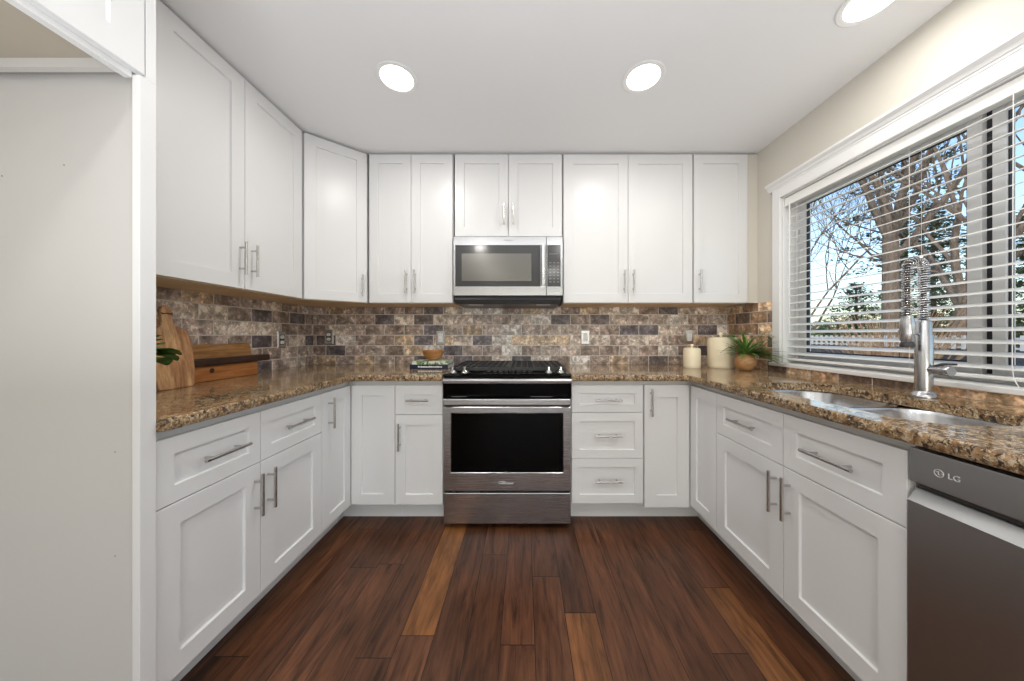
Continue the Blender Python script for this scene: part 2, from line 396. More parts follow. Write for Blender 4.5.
mb = ring(MB(), XR+.092, XR+.128, 1.180, WY1-.022, WZ0+.03, WZ1-.022, .040)
s1 = mb.build('fixed_sash', M['vinyl'], w1, bevel=.002)
mb = ring(MB(), XR+.10, XR+.116, 1.220, WY1-.062, WZ0+.07, WZ1-.062, .006); mb.build('gasket', M['gasket'], s1)
MB().box(XR+.106, XR+.110, 1.222, WY1-.064, WZ0+.072, WZ1-.064).build('pane', M['glass'], s1)
mb = ring(MB(), XR+.098, XR+.134, WY0+.022, 1.158, WZ0+.03, WZ1-.022, .034)
s2 = mb.build('sliding_sash', M['vinyl'], w1, bevel=.002)
mb = ring(MB(), XR+.106, XR+.122, WY0+.056, 1.124, WZ0+.064, WZ1-.056, .004); mb.build('gasket', M['gasket'], s2)
MB().box(XR+.112, XR+.116, WY0+.058, 1.122, WZ0+.066, WZ1-.058).build('pane', M['glass'], s2)
MB().box(XR+.112, XR+.13, 1.158, 1.180, WZ0+.03, WZ1-.022).build('sash_track', M['gasket'], w1)
# jamb liner of the reveal
mb = MB(); mb.box(XR, FX0, WY0-.001, WY0+.006, WZ0, WZ1); mb.box(XR, FX0, WY1-.006, WY1+.001, WZ0, WZ1); mb.box(XR, FX0, WY0, WY1, WZ1-.006, WZ1+.001)
mb.build('jamb', M['trim'], w1)

# blind
bl_ = thing('window_blind', 'white faux-wood horizontal slat blind lowered over the kitchen window', 'blind', (XR+.05, 1.135, WZ0))
def L(mb, name, m, p=bl_, **kw): return mb.build(name, m, p, xf=Matrix.Translation((-(XR+.05), -1.135, -WZ0)), **kw)
BY0, BY1 = WY0+.012, WY1-.012
L(MB().box(XR+.022, XR+.076, BY0, BY1, WZ1-.05, WZ1-.008), 'headrail', M['blind'], bevel=.002)
L(MB().box(XR+.008, XR+.0145, BY0-.002, BY1+.002, WZ1-.062, WZ1-.012), 'valance', M['blind'], bevel=.002)
mb = MB(); tilt = math.radians(15); NS = 21; zt, zb = WZ1-.085, WZ0+.062
for i in range(NS):
    z = zb + (zt-zb)*i/(NS-1); c_, s_ = math.cos(tilt)*.025, math.sin(tilt)*.025; hx = XR+.048; th = .0013
    q = [(hx-c_, z-s_-th), (hx, z+.0018-th), (hx+c_, z+s_-th), (hx+c_, z+s_+th), (hx, z+.0018+th), (hx-c_, z-s_+th)]
    mb.loops([[(x, BY0, zz) for x, zz in q], [(x, BY1, zz) for x, zz in q]])
L(mb, 'slats', M['blind'])
L(MB().box(XR+.024, XR+.074, BY0, BY1, WZ0+.018, WZ0+.032), 'bottom_rail', M['blind'], bevel=.004)
for yy in (1.90, 1.345, .84, .37):
    mb = MB()
    for xx in (XR+.0215, XR+.0745): mb.tube([(xx, yy, WZ0+.03), (xx, yy, WZ1-.02)], .0008, 5)
    L(mb, 'ladder_cord', M['blind'])
L(MB().tube([(XR+.004, 1.93, WZ1-.05), (XR+.002, 1.932, 1.14)], .0035, 8), 'tilt_wand', M['blind'])
cd = MB().tube([(XR+.0, 1.045, WZ1-.06), (XR-.002, 1.045, 1.5), (XR-.004, 1.045, 1.03), (XR-.006, 1.04, .99), (XR-.02, 1.02, .9655), (XR-.026, .98, .9655)], .0014, 6)
L(cd, 'pull_cord', M['blind'])

# ---------------------------------------------------------------- backsplash
bs = thing('tile_backsplash', 'tumbled brown and grey stone subway tile backsplash around the counters', 'backsplash', (0, 2.505, .905))
bx = Matrix.Translation((0, -2.505, -.905))
def panel(mb, m):
    o = mb.build('tile_panel', m, bs, xf=bx)
    return o
EPS = .0005
panel(MB().box(XL+.0105, XR-.0105, 2.500, 2.51-EPS, .9055, 1.364), M['tile_x'])
panel(MB().box(XL+EPS, XL+.010, .862, 2.51-EPS, .9055, 1.364), M['tile_y'])
panel(MB().box(XR-.010, XR-EPS, WY1+.060, 2.51-EPS, .9055, 1.364), M['tile_r'])
panel(MB().box(XR-.010, XR-EPS, .16, WY1+.0595, .9055, WZ0-.0225), M['tile_r'])

# ---------------------------------------------------------------- cabinets
def shaker(w, h, fr=.062, t=.02, rec=.009):
    """door in local space: x 0..w, z 0..h, front face at y=0, back at y=t"""
    mb = MB(); bm = mb.bm; c = .0015
    def R(x0, z0, x1, z1, y): return [(x0,y,z0),(x1,y,z0),(x1,y,z1),(x0,y,z1)]
    mb.loops([R(0,0,w,h,t), R(0,0,w,h,c), R(c,c,w-c,h-c,0), R(fr,fr,w-fr,h-fr,0), R(fr+.002,fr+.002,w-fr-.002,h-fr-.002,rec)])
    return mb
def bar_pull(parent, x, z, length, vertical, mat_=None):
    """bar handle centred on (x, z) in the door's local space"""
    mb = MB(); r = .006; so = .032; a = length/2; p = length*.32
    D = (lambda s: (x, -so, z+s)) if vertical else (lambda s: (x+s, -so, z))
    mb.tube([D(-a), D(a)], r, 12)
    for s in (-p, p):
        q = D(s); mb.tube([(q[0], -so, q[2]), (q[0], 0.0, q[2])], .0045, 10)
    return mb.build('handle', mat_ or M['nickel'], parent, smooth=True)
def front(root, kind, x0, x1, z0, z1, hand=None, fr=.062, hl=.16):
    g = .0015; w = x1-x0-2*g; h = z1-z0-2*g
    o = shaker(w, h, fr).build(kind, M['white'], root); o.location = (x0+g, 0, z0+g)
    if hand:
        hx, hz, vert = hand
        bar_pull(o, hx, hz, hl, vert)
    return o
BZ0, BZ1 = .128, .842       # base doors
KZ = .645                   # drawer / door split
def base_cab(label, loc, rz, w, depth, fronts=None, group=None):
    root = thing('base_cabinet', label, 'cabinet', loc, rz, group)
    MB().box(0.0005, w-.0005, .021, depth, .120, .8685).build('body', M['white'], root)
    MB().box(0.0005, w-.0005, .105, .12, 0, .1195).build('toe_kick', M['white'], root)
    return root
def upper_cab(label, loc, rz, w, z0, depth=.33, group=None):
    root = thing('wall_cabinet', label, 'cabinet', loc, rz, group)
    MB().box(.0005, w-.0005, .021, depth, z0+.004, 2.414).build('body', M['white'], root)
    MB().box(.002, w-.002, .023, depth-.001, z0-.002, z0+.0035).build('bottom_panel', M['maple'], root)
    return root
FY = 1.845; LXF = -1.03; RXF = .988
# --- left run (faces +X): local x -> world +Y
r = base_cab('left white base cabinet with two drawers over two doors beside the end panel', (LXF, .862, 0), PI/2, .719, .665, None)
front(r, 'drawer', 0, .352, KZ, BZ1, (.19, .097, False), .05)
front(r, 'drawer', .352, .719, KZ, BZ1, (.183, .097, False), .05)
front(r, 'door', 0, .352, BZ0, KZ, (.352-.03, .40, True), .066)
front(r, 'door', .352, .719, BZ0, KZ, (.03, .40, True), .066)
# --- left corner
r = thing('corner_base_cabinet', 'white corner base cabinet with two doors meeting in the left corner', 'cabinet', (LXF, FY, 0))
mb = MB(); a = .264; b = .262
mb.prism([(-.021, -a+.0005), (-.665, -a+.0005), (-.665, .65), (b-.0005, .65), (b-.0005, .021), (-.021, .021)], .12, .8685); mb.build('body', M['white'], r)
mb = MB(); mb.prism([(-.105, -a+.0005), (-.12, -a+.0005), (-.12, .12), (b-.0005, .12), (b-.0005, .105), (-.105, .105)], 0, .1195); mb.build('toe_kick', M['white'], r)
dA = shaker(a-.004, BZ1-BZ0-.003, .06).build('door', M['white'], r); dA.rotation_euler = (0,0,PI/2); dA.location = (0, -a+.0015, BZ0+.0015)
bar_pull(dA, .05, .60, .16, True)
dB = shaker(b-.003, BZ1-BZ0-.003, .062).build('door', M['white'], r); dB.location = (.001, 0, BZ0+.0015)
# --- right corner
r = thing('corner_base_cabinet', 'white corner base cabinet with two doors meeting in the right corner', 'cabinet', (RXF, FY, 0))
a = .25; b = .272
mb = MB(); mb.prism([(.021, -a+.0005), (.65, -a+.0005), (.65, .65), (-b+.0005, .65), (-b+.0005, .021), (.021, .021)], .12, .8685); mb.build('body', M['white'], r)
mb = MB(); mb.prism([(.105, -a+.0005), (.12, -a+.0005), (.12, .12), (-b+.0005, .12), (-b+.0005, .105), (.105, .105)], 0, .1195); mb.build('toe_kick', M['white'], r)
dA = shaker(a-.004, BZ1-BZ0-.003, .062).build('door', M['white'], r); dA.rotation_euler = (0,0,-PI/2); dA.location = (0, -.003, BZ0+.0015)
dB = shaker(b-.004, BZ1-BZ0+.015, .072).build('door', M['white'], r); dB.location = (-b+.0015, 0, BZ0-.015)
bar_pull(dB, .035, .63, .16, True)
# --- back run
r = base_cab('narrow white base cabinet with one drawer and one door, left of the range', (-.768, FY, 0), 0, .286, .65)
front(r, 'drawer', 0, .286, KZ+.02, BZ1, (.14, .088, False), .055, .13)
front(r, 'door', 0, .286, BZ0, KZ+.02, (.03, .41, True), .06)
r = base_cab('white base cabinet with a stack of three drawers, right of the range', (.280, FY, 0), 0, .436, .65)
front(r, 'drawer', .002, .430, .678, BZ1, (.214, .078, False), .048)
front(r, 'drawer', .002, .430, .405, .678, (.214, .14, False), .05)
front(r, 'drawer', .002, .430, .137, .405, (.214, .14, False), .05)
# --- sink base on the right run (faces -X): local x -> world -Y
r = base_cab('wide white sink base cabinet on the right with two drawer fronts over two doors', (RXF, 1.594, 0), -PI/2, .796, .648)
# open top box for the sink: replace body
for ch in list(r.children):
    if ch.name.startswith('body'): bpy.data.objects.remove(ch)
mb = MB(); mb.box(.0005, .7955, .021, .04, .12, .8685); mb.box(.0005, .018, .04, .648, .12, .8685); mb.box(.778, .7955, .04, .648, .12, .8685); mb.box(.018, .778, .63, .648, .12, .8685); mb.box(.018, .778, .04, .63, .12, .138)
mb.build('body', M['white'], r)
front(r, 'drawer', 0, .411, KZ-.005, BZ1, (.21, .10, False), .055)
front(r, 'drawer', .411, .796, KZ-.005, BZ1, (.19, .10, False), .055, .17)
front(r, 'door', 0, .411, BZ0, KZ-.005, (.411-.032, .40, True), .066)
front(r, 'door', .411, .796, BZ0, KZ-.005, (.03, .40, True), .066)

# --- wall cabinets
UZ = 1.366; UF = 2.183; LUX = -1.384
r = upper_cab('white two-door wall cabinet on the left wall above the cutting boards', (LUX, 1.155, 0), PI/2, .782, UZ, .322)
front(r, 'door', 0, .383, UZ, 2.414, (.383-.03, .147, True), .068)
front(r, 'door', .383, .780, UZ, 2.414, (.035, .147, True), .068)
MB().box(-.29, -.001, .002, .02, UZ, 2.414).build('filler', M['white'], r)
# diagonal corner
A = Vector((LUX, 1.940)); B = Vector((-1.102, UF)); dd = B-A; wd = dd.length; ang = math.atan2(dd.y, dd.x)
r = thing('corner_wall_cabinet', 'white single-door diagonal wall cabinet across the left corner', 'cabinet', (A.x, A.y, 0), ang)
ri = Matrix.Rotation(-ang, 4, 'Z') @ Matrix.Translation((-A.x, -A.y, 0))
nx, ny = -math.sin(ang), math.cos(ang)
pts = [(A.x+nx*.022, A.y+ny*.022+.0), (B.x+nx*.022-.004, B.y+ny*.022), (B.x-.0005-.004, 2.498), (XL+.012, 2.498), (XL+.012, A.y+.0015+.005), (A.x+nx*.022, A.y+.0015+.005)]
pts = [(A.x+nx*.022, A.y+ny*.022), (B.x+nx*.022, B.y+ny*.022), (B.x-.002, 2.498), (XL+.012, 2.498), (XL+.012, A.y+.002)]
MB().prism(pts, UZ+.004, 2.414).build('body', M['white'], r, xf=ri)
ip = [(p[0]*.99 + -1.5*.01, p[1]*.99+2.3*.01) for p in pts]
MB().prism(ip, UZ-.002, UZ+.0035).build('bottom_panel', M['maple'], r, xf=ri)
o = shaker(wd-.010, 2.414-UZ-.003, .064).build('door', M['white'], r); o.location = (.006, 0, UZ+.0015)
bar_pull(o, wd-.010-.032, .115, .15, True)
# back wall
r = upper_cab('white two-door wall cabinet between the diagonal corner cabinet and the microwave', (-1.092, UF, 0), 0, .592, UZ, .315)
front(r, 'door', 0, .296, UZ, 2.414, (.296-.03, .147, True), .062); front(r, 'door', .296, .590, UZ, 2.414, (.03, .147, True), .062)
r = upper_cab('short white two-door wall cabinet directly above the microwave', (-.490, UF, 0), 0, .762, 1.834, .315)
front(r, 'door', .002, .380, 1.834, 2.414, (.378-.032, .145, True), .064, .15); front(r, 'door', .380, .757, 1.834, 2.414, (.032, .145, True), .064, .15)
r = upper_cab('wide white two-door wall cabinet just right of the microwave', (.276, UF, 0), 0, .914, UZ, .315)
front(r, 'door', .002, .457, UZ, 2.414, (.455-.032, .147, True), .066); front(r, 'door', .457, .912, UZ, 2.414, (.032, .147, True), .066)
r = upper_cab('white single-door wall cabinet beside the window wall at the far right', (1.194, UF, 0), 0, .386, UZ, .315)
front(r, 'door', .002, .384, UZ, 2.414, (.034, .147, True), .064)
r = thing('filler_panel', 'narrow beige filler strip between the last wall cabinet and window wall', 'panel', (1.5805, UF+.004, UZ))
MB().box(0, .0685, 0, .018, 0, 2.414-UZ).build('strip', M['wall'], r)
# over the refrigerator alcove
r = thing('refrigerator_alcove_cabinet', 'white cabinet high over the empty refrigerator alcove at the far left', 'cabinet', (-1.02, .02, 1.82), PI/2)
MB().box(0, .80, .041, .70, .045, .60).build('body', M['white'], r)
MB().box(0, .8022, .0205, .04, .003, .60).build('face_frame', M['white'], r)
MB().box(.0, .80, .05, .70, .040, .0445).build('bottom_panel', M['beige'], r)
MB().box(.784, .80, .05, .70, .015, .0395).build('cleat', M['skin'], r)
front(r, 'door', .0, .408, .017, .594, None, .07); front(r, 'door', .408, .816, .017, .594, None, .07)
# end panel
r = thing('refrigerator_end_panel', 'tall grey and white end panel between refrigerator alcove and left counter', 'panel', (-1.02, .823, 0))
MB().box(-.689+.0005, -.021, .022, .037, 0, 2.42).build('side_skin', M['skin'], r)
MB().box(-.0205, 0, 0, .037, 0, 1.832).box(-.0205, 0, .0140, .037, 1.832, 2.42).build('front_stile', M['white'], r, bevel=.001)
mb = MB()
for px, py in ((64,165),(115,452),(115,556),(2,176)):
    d = .8445; MB().lathe([(0,0),(.0016,0),(.0016,.0015),(0,.0015)], ((px-524)/310*d+1.02, .0205, 1.14-(py-335)/310*d), 8, 'y').build('screw_hole', M['key'], r)

# ---------------------------------------------------------------- countertops
def counter(name, label, outer, hole=None, loc=(0,0,0)):
    root = thing(name, label, 'countertop', loc)
    z0, z1 = .870, .905
    bm = bmesh.new()
    def lp(pts, z): return [bm.verts.new((x,y,z)) for x,y in pts]
    for z, flip in ((z1, False), (z0, True)):
        V = lp(outer, z); E = [bm.edges.new((V[i], V[(i+1)%len(V)])) for i in range(len(V))]
        if hole:
            H = lp(hole, z); E += [bm.edges.new((H[i], H[(i+1)%len(H)])) for i in range(len(H))]
        bmesh.ops.triangle_fill(bm, use_beauty=True, edges=E)
    me = bpy.data.meshes.new('slab'); 
    bmesh.ops.recalc_face_normals(bm, faces=bm.faces)
    for f in bm.faces:
        up = f.calc_center_median().z > .89
        if (f.normal.z > 0) != up: f.normal_flip()
    bm.to_mesh(me); bm.free(); me.materials.append(M['granite'])
    o = bpy.data.objects.new('slab', me); C.objects.link(o); o.parent = root
    # edge band, hammered
    mb = MB(); rnd = random.Random(5)
    def band(pts, ins):
        P = []
        n = len(pts)
        for i in range(n):
            a, b = Vector(pts[i]), Vector(pts[(i+1)%n]); m = max(1, int((b-a).length/.012)) if not ins else 1
            for j in range(m): P.append(a + (b-a)*j/m)
        n = len(P); rows = []
        nrm = []
        for i in range(n):
            t = (P[(i+1)%n]-P[i-1]).normalized(); nrm.append(Vector((t.y, -t.x)))
        for q, (z, w) in enumerate(((z1, 0), (z1-.004, .0025), (z1-.012, .005), (z0+.012, .005), (z0+.004, .0025), (z0, 0))):
            row = []
            for i in range(n):
                k_ = 0 if q in (0, 5) else (w if ins else w + rnd.uniform(-.0022, .0022))
                row.append((P[i].x+nrm[i].x*k_*(0 if ins else 1), P[i].y+nrm[i].y*k_*(0 if ins else 1), z))
            rows.append(row)
        mb.loops(rows, False, False)
    band(outer, False)
    if hole: band(hole, True)
    mb.build('edge', M['granite_edge'], root, smooth=True)
    return root
e = .0105
left_outer = [(XL+e, .864), (-1.005, .864), (-1.005, 1.795), (-.985, 1.815), (-.4850, 1.815), (-.4850, 2.499), (XL+e, 2.499)]
counter('granite_countertop', 'speckled brown granite countertop left of the range with chiselled edge', left_outer)
hole = [(x,y) for x,y,_ in rrect(1.05, 1.452, .80, 1.53, .12, 0, 8)][::-1]
right_outer = [(.2870, 1.815), (.94, 1.815), (.960, 1.795), (.960, .16), (XR-e, .16), (XR-e, 2.499), (.2870, 2.499)]
counter('granite_countertop', 'speckled brown granite countertop right of the range holding the double sink', right_outer, hole)

# sink
sk = thing('double_sink', 'stainless steel double bowl sink set under the right granite countertop', 'sink', (1.25, 1.165, .868))
def bowl(y0, y1, r0):
    x0, x1 = 1.042, 1.46; mb = MB()
    Ls = [rrect(x0-.02, x1+.02, y0-.012, y1+.012, r0+.01, .868, 8), rrect(x0, x1, y0, y1, r0, .868, 8), rrect(x0+.004, x1-.004, y0+.004, y1-.004, r0, .855, 8),
          rrect(x0+.012, x1-.012, y0+.012, y1-.012, r0-.01, .70, 8), rrect(x0+.03, x1-.03, y0+.03, y1-.03, r0-.02, .672, 8), rrect(x0+.06, x1-.06, y0+.06, y1-.06, max(.02, r0-.05), .665, 8)]
    mb.loops(Ls, False, True)
    o = mb.build('bowl', M['sinksteel'], sk, smooth=True, xf=Matrix.Translation((-1.25, -1.165, -.868)))
    mb = MB().lathe([(0,.001),(.018,.001),(.022,.004),(.042,.005),(.044,.001)], (1.25-1.25, (y0+y1)/2-1.165, .6655-.868), 24)
    mb.build('drain', M['chrome'], sk, smooth=True)
bowl(1.180, 1.545, .10); bowl(.785, 1.150, .10)

# faucet
fx, fy, fz = 1.515, 1.175, .906
f = thing('spring_faucet', 'brushed steel pull-down spring faucet standing behind the sink', 'faucet', (fx, fy, fz))
MB().lathe([(0,0),(.036,0),(.036,.006),(.030,.014),(.024,.020),(.0235,.023)], n=32).build('base', M['faucet'], f, smooth=True)
MB().lathe([(0,.0205),(.0235,.0205),(.0235,.232),(.0205,.238),(.0205,.282),(.016,.290),(0,.290)], n=32).build('body', M['faucet'], f, smooth=True)
# arc path in x-z plane, over the sink (-x)
R_ = .031; zs = .285; ztop = .487
path = [(0,0,zs)] + [(0,0,zs + (ztop-zs)*i/8) for i in range(1,9)]
for i in range(1, 17):
    a = PI*i/16; path.append((-R_+R_*math.cos(a), 0, ztop+R_*math.sin(a)))
path += [(-2*R_, 0, ztop-(ztop-.30)*i/6) for i in range(1,7)]
def resample(path, step):
    out = [Vector(path[0])]; acc = 0
    for a, b in zip(path, path[1:]):
        a, b = Vector(a), Vector(b); L_ = (b-a).length; t_ = step-acc
        while t_ <= L_: out.append(a+(b-a)*t_/L_); t_ += step
        acc = (acc + L_) % step
    return out
MB().tube(path, .0075, 12).build('hose', M['darkgrey'], f, smooth=True)
# the coil
sp_ = []; pr = resample(path, .0010); turns = .0088
for i, p in enumerate(pr):
    d = (pr[min(i+1, len(pr)-1)]-pr[max(0,i-1)]).normalized(); n_ = Vector((0,1,0)); w_ = d.cross(n_)
    a = 2*PI*i*.0010/turns; sp_.append(p + (n_*math.cos(a)+w_*math.sin(a))*.0145)
MB().tube(sp_, .0021, 6).build('spring', M['chrome'], f, smooth=True)
MB().lathe([(0,.210),(.017,.210),(.0205,.218),(.0205,.280),(.016,.296),(.016,.305),(0,.305)], (-2*R_,0,0), 28).build('spray_head', M['faucet'], f, smooth=True)
MB().lathe([(0,.188),(.019,.188),(.021,.195),(.016,.2095),(0,.2095)], (-2*R_,0,0), 28).build('spray_nozzle', M['darkgrey'], f, smooth=True)
mb = MB(); mb.tube([(0,0,.236),(-.03,0,.240),(-2*R_+.01,0,.246)], .006, 10); mb.lathe([(.0207,.238),(.0235,.238),(.0235,.252),(.0207,.252)], (-2*R_,0,0), 28)
mb.build('holder_arm', M['faucet'], f, smooth=True)
MB().tube([(0,-.018,.105),(0,-.048,.105)], .014, 20).build('handle_stem', M['faucet'], f, smooth=True)
MB().lathe([(0,-.048),(.0175,-.048),(.0185,-.051),(.0185,-.074),(.017,-.077),(0,-.077)], (0,0,.105), 28, 'y').build('handle', M['faucet'], f, smooth=True)
MB().tube([(0,-.02,.112),(.004,-.05,.128),(.006,-.085,.130)], [.006,.005,.004], 10).build('lever', M['darkgrey'], f, smooth=True)

# ---------------------------------------------------------------- dishwasher
dw = thing('dishwasher', 'stainless steel dishwasher under the right counter near the front', 'dishwasher', (RXF, .795, 0), -PI/2)
MB().box(.001, .598, .03, .60, .10, .866).build('tub', M['darkgrey'], dw)
MB().box(.003, .596, -.004, .028, .770, .855).build('control_panel', M['steel_panel'], dw, bevel=.002)
pf = [(.0285, .12), (-.006, .12), (-.010, .13), (-.010, .722), (.014, .752), (.0285, .752)]
MB().loops([[(.003,y,z) for y,z in pf], [(.596,y,z) for y,z in pf]]).build('door', M['steel_dark'], dw, bevel=.0015)
MB().box(.003, .596, .018, .0295, .7525, .7695).build('handle_recess', M['slot'], dw)
MB().box(.002, .597, .06, .075, 0, .115).build('toe_kick', M['darkgrey'], dw)
mb = MB(); mb.tube([(.060+.0085*math.cos(a*PI/12), -.0046, .812+.0085*math.sin(a*PI/12)) for a in range(25)], .0008, 6)
mb.box(.0585,.0600,-.0052,-.0042,.808,.8165); mb.box(.0585,.0625,-.0052,-.0042,.808,.8092); mb.box(.0635,.0675,-.0052,-.0042,.8117,.813); mb.lathe([(0,-.0052),(.0011,-.0052),(.0011,-.0042),(0,-.0042)], (.0562,0,.8145), 10, 'y')
mb.build('emblem', M['white_print'], dw)
text('LG', .018, M['white_print'], dw, (.086, -.0046, .812), (PI/2, 0, 0))
# hidden filler at the end of the run so the counter is carried
r = base_cab('white end cabinet panel closing the run beyond the dishwasher', (RXF, .195, 0), -PI/2, .03, .648)

# ---------------------------------------------------------------- range
RX0, RX1, RY = -.4765, .2785, 1.822; RW = RX1-RX0
rg = thing('gas_range', 'stainless steel slide-in gas range with black control panel and oven window', 'range', (RX0, RY, 0))
MB().box(.003, RW-.003, .025, .66, .03, .895).build('body', M['darkgrey'], rg)
mb = MB()
for x in (.04, RW-.04):
    for y in (.07, .6): MB().lathe([(0,0),(.018,0),(.014,.03),(0,.03)], (x,y,0), 14).build('foot', M['black'], rg)
MB().box(.004, RW-.004, -.002, .0245, .030, .212).build('storage_drawer', M['steel'], rg, bevel=.004)
od = MB(); W0, W1, Z0, Z1 = .004, RW-.004, .226, .718; gx0, gx1, gz0, gz1 = .046, RW-.046, .331, .684
def RR(x0, x1, z0, z1, y): return [(x0,y,z0),(x1,y,z0),(x1,y,z1),(x0,y,z1)]
od.loops([RR(W0,W1,Z0,Z1,.0245), RR(W0,W1,Z0,Z1,-.003), RR(W0+.003,W1-.003,Z0+.003,Z1-.003,-.006), RR(gx0,gx1,gz0,gz1,-.006), RR(gx0+.004,gx1-.004,gz0+.004,gz1-.004,-.001)])
od = od.build('oven_door', M['steel'], rg)
MB().box(gx0+.0045, gx1-.0045, -.0035, -.0012, gz0+.0045, gz1-.0045).build('oven_window', M['black_glass'], od)
MB().box(.006, RW-.006, .002, .0245, .719, .765).build('vent_gap', M['black'], rg)
hd = MB(); hp = [(-.050,.740),(-.046,.737),(-.030,.739),(-.026,.748),(-.030,.768),(-.044,.774),(-.050,.770)]
hd.loops([[(.014,y,z) for y,z in hp], [(RW-.014,y,z) for y,z in hp]])
hd = hd.build('oven_handle', M['steel'], rg, bevel=.002)
for x in (.014, RW-.05): MB().box(x, x+.036, -.030, .0018, .745, .762).build('handle_mount', M['steel_dark'], rg)
cp = [(.0245,.766),(.002,.766),(-.002,.770),(-.010,.856),(.0245,.856)]
MB().loops([[(.002,y,z) for y,z in cp], [(RW-.002,y,z) for y,z in cp]]).build('control_panel', M['black_glass'], rg)
tp = [(-.012,.857),(-.014,.872),(-.006,.882),(.03,.890),(.03,.857)]
MB().loops([[(-.001,y,z) for y,z in tp], [(RW+.001,y,z) for y,z in tp]]).build('front_trim', M['steel'], rg, bevel=.001)
MB().box(.0, RW, .031, .668, .896, .9085).build('cooktop', M['black_glass'], rg, bevel=.002)
MB().prism_ax([(.005,.8905),(.031,.8955),(.031,.9085),(.012,.9)], 'x', .001, RW-.001).build('cooktop_lip', M['black_glass'], rg)
# burners
for i, (bx_, by_, br) in enumerate(((.17,.20,.045),(.17,.49,.035),(.377,.345,.05),(.585,.20,.04),(.585,.49,.045))):
    mb = MB().lathe([(0,.0087+.9),(br,.9087),(br,.917),(br*.8,.921),(0,.921)], (bx_,by_,0), 24); mb.build('burner', M['iron'], rg, smooth=True)
# two continuous grates
def grate(x0, x1):
    mb = MB(); y0, y1 = .135, .64; z0, z1 = .922, .936
    ring_ = lambda: None
    mb.box(x0, x1, y0, y0+.014, z0-.006, z1); mb.box(x0, x1, y1-.014, y1, z0, z1); mb.box(x0, x0+.014, y0+.014, y1-.014, z0, z1); mb.box(x1-.014, x1, y0+.014, y1-.014, z0, z1)
    for i in range(1, 9):
        x = x0 + (x1-x0)*i/9; mb.box(x-.005, x+.005, y0+.014, y1-.014, z0+.001, z1-.001)
    for y in (.27, .385, .5): mb.box(x0+.014, x1-.014, y-.005, y+.005, z0+.002, z1-.002)
    for x in (x0+.01, x1-.01):
        for y in (y0+.01, y1-.01, (y0+y1)/2): mb.box(x-.007, x+.007, y-.007, y+.007, .909, z0)
    mb.build('grate', M['iron'], rg)
grate(.012, RW/2-.001); grate(RW/2+.001, RW-.012)
for kx in (.045, .118, RW-.128, RW-.055):
    mb = MB().lathe([(0,.909),(.023,.909),(.023,.914),(.018,.917),(.015,.921),(.014,.926),(0,.926)], (kx,.066,0), 20)
    mb.box(kx-.0055, kx+.0055, .047, .085, .924, .948)
    mb.build('knob', M['chrome'], rg, smooth=True, bevel=.001)
mb = MB()
for i in range(9): MB().box(.235+i*.034, .243+i*.034, .045, .053, .9087, .9090).build('touch_mark', M['key'], rg)
for a, b in ((.05,.14), (RW-.24,RW-.11)): MB().box(a,b,-.0040,-.0015,.777,.779).build('panel_print', M['key'], rg)
text('Whirlpool', .017, M['white_print'], rg, (RW/2+.002, -.0068, .272), (PI/2, 0, 0))
mb = MB(); mb.tube([(RW/2-.028+.022*math.cos(a), -.0068, .276+.007*math.sin(a)) for a in [i*2*PI/20+.5 for i in range(17)]], .0008, 5); mb.build('emblem', M['white_print'], rg)

# ---------------------------------------------------------------- microwave
MX0, MX1, MY = -.489, .268, 2.143; MW = MX1-MX0
mw = thing('over_range_microwave', 'stainless over-the-range microwave with black glass door and keypad', 'microwave', (MX0, MY, 1.354))
MB().box(.006, MW-.006, .03, .355, .055, .468).build('body', M['darkgrey'], mw)
hp = [(.014,.0),(.030,-.0),(.350,.0),(.350,.054),(.014,.054),(.006,.030)]
MB().loops([[(.02 if z < .02 else .010,y,z) for y,z in hp], [(MW-.02 if z < .02 else MW-.010,y,z) for y,z in hp]]).build('vent_base', M['black'], mw)
ds = .642
mb = MB(); o_g = (.014, .605)
mb.loops([RR(0,ds,.0585,.468,.0295), RR(0,ds,.0585,.468,.002), RR(.002,ds-.002,.0605,.466,0), RR(.014,.604,.121,.408,0), RR(.015,.603,.122,.407,.004)])
dm = mb.build('door', M['steel'], mw)
MB().box(.0155, .6025, .0012, .0038, .1225, .4065).build('door_glass', M['mw_glass'], dm)
MB().box(.058, .540, .0002, .0011, .160, .350).build('door_window', M['mw_window'], dm)
hh = MB().prism([(.606,.0),(.606,-.020),(.612,-.030),(.630,-.030),(.636,-.020),(.636,0.0)], .122, .406).build('handle', M['chrome'], dm, bevel=.003)
mb = MB(); mb.loops([RR(ds+.003,MW,.0585,.468,.0295), RR(ds+.003,MW,.0585,.468,.002), RR(ds+.005,MW-.002,.0605,.466,0), RR(ds+.007,MW-.015,.121,.408,0), RR(ds+.008,MW-.016,.122,.407,.003)])
cpn = mb.build('control_frame', M['steel'], mw)
MB().box(ds+.0085, MW-.0165, .0005, .0028, .1225, .4065).build('keypad_glass', M['mw_glass'], cpn)
mb = MB()
for i in range(3):
    for j in range(7): mb.box(ds+.022+i*.027, ds+.036+i*.027, -.0001, .0004, .150+j*.022, .156+j*.022)
mb.build('keypad', M['key'], cpn)
MB().box(ds+.022, ds+.085, -.0001, .0004, .345, .349).build('display', M['key'], cpn)
text('Whirlpool', .013, M['key'], mw, (MW/2+.002, -.0005, .440), (PI/2, 0, 0))
mb = MB()
for x in (.10, MW-.18): MB().box(x, x+.10, .035, .08, -.0015, .0005).build('under_lamp', M['plastic'], mw)

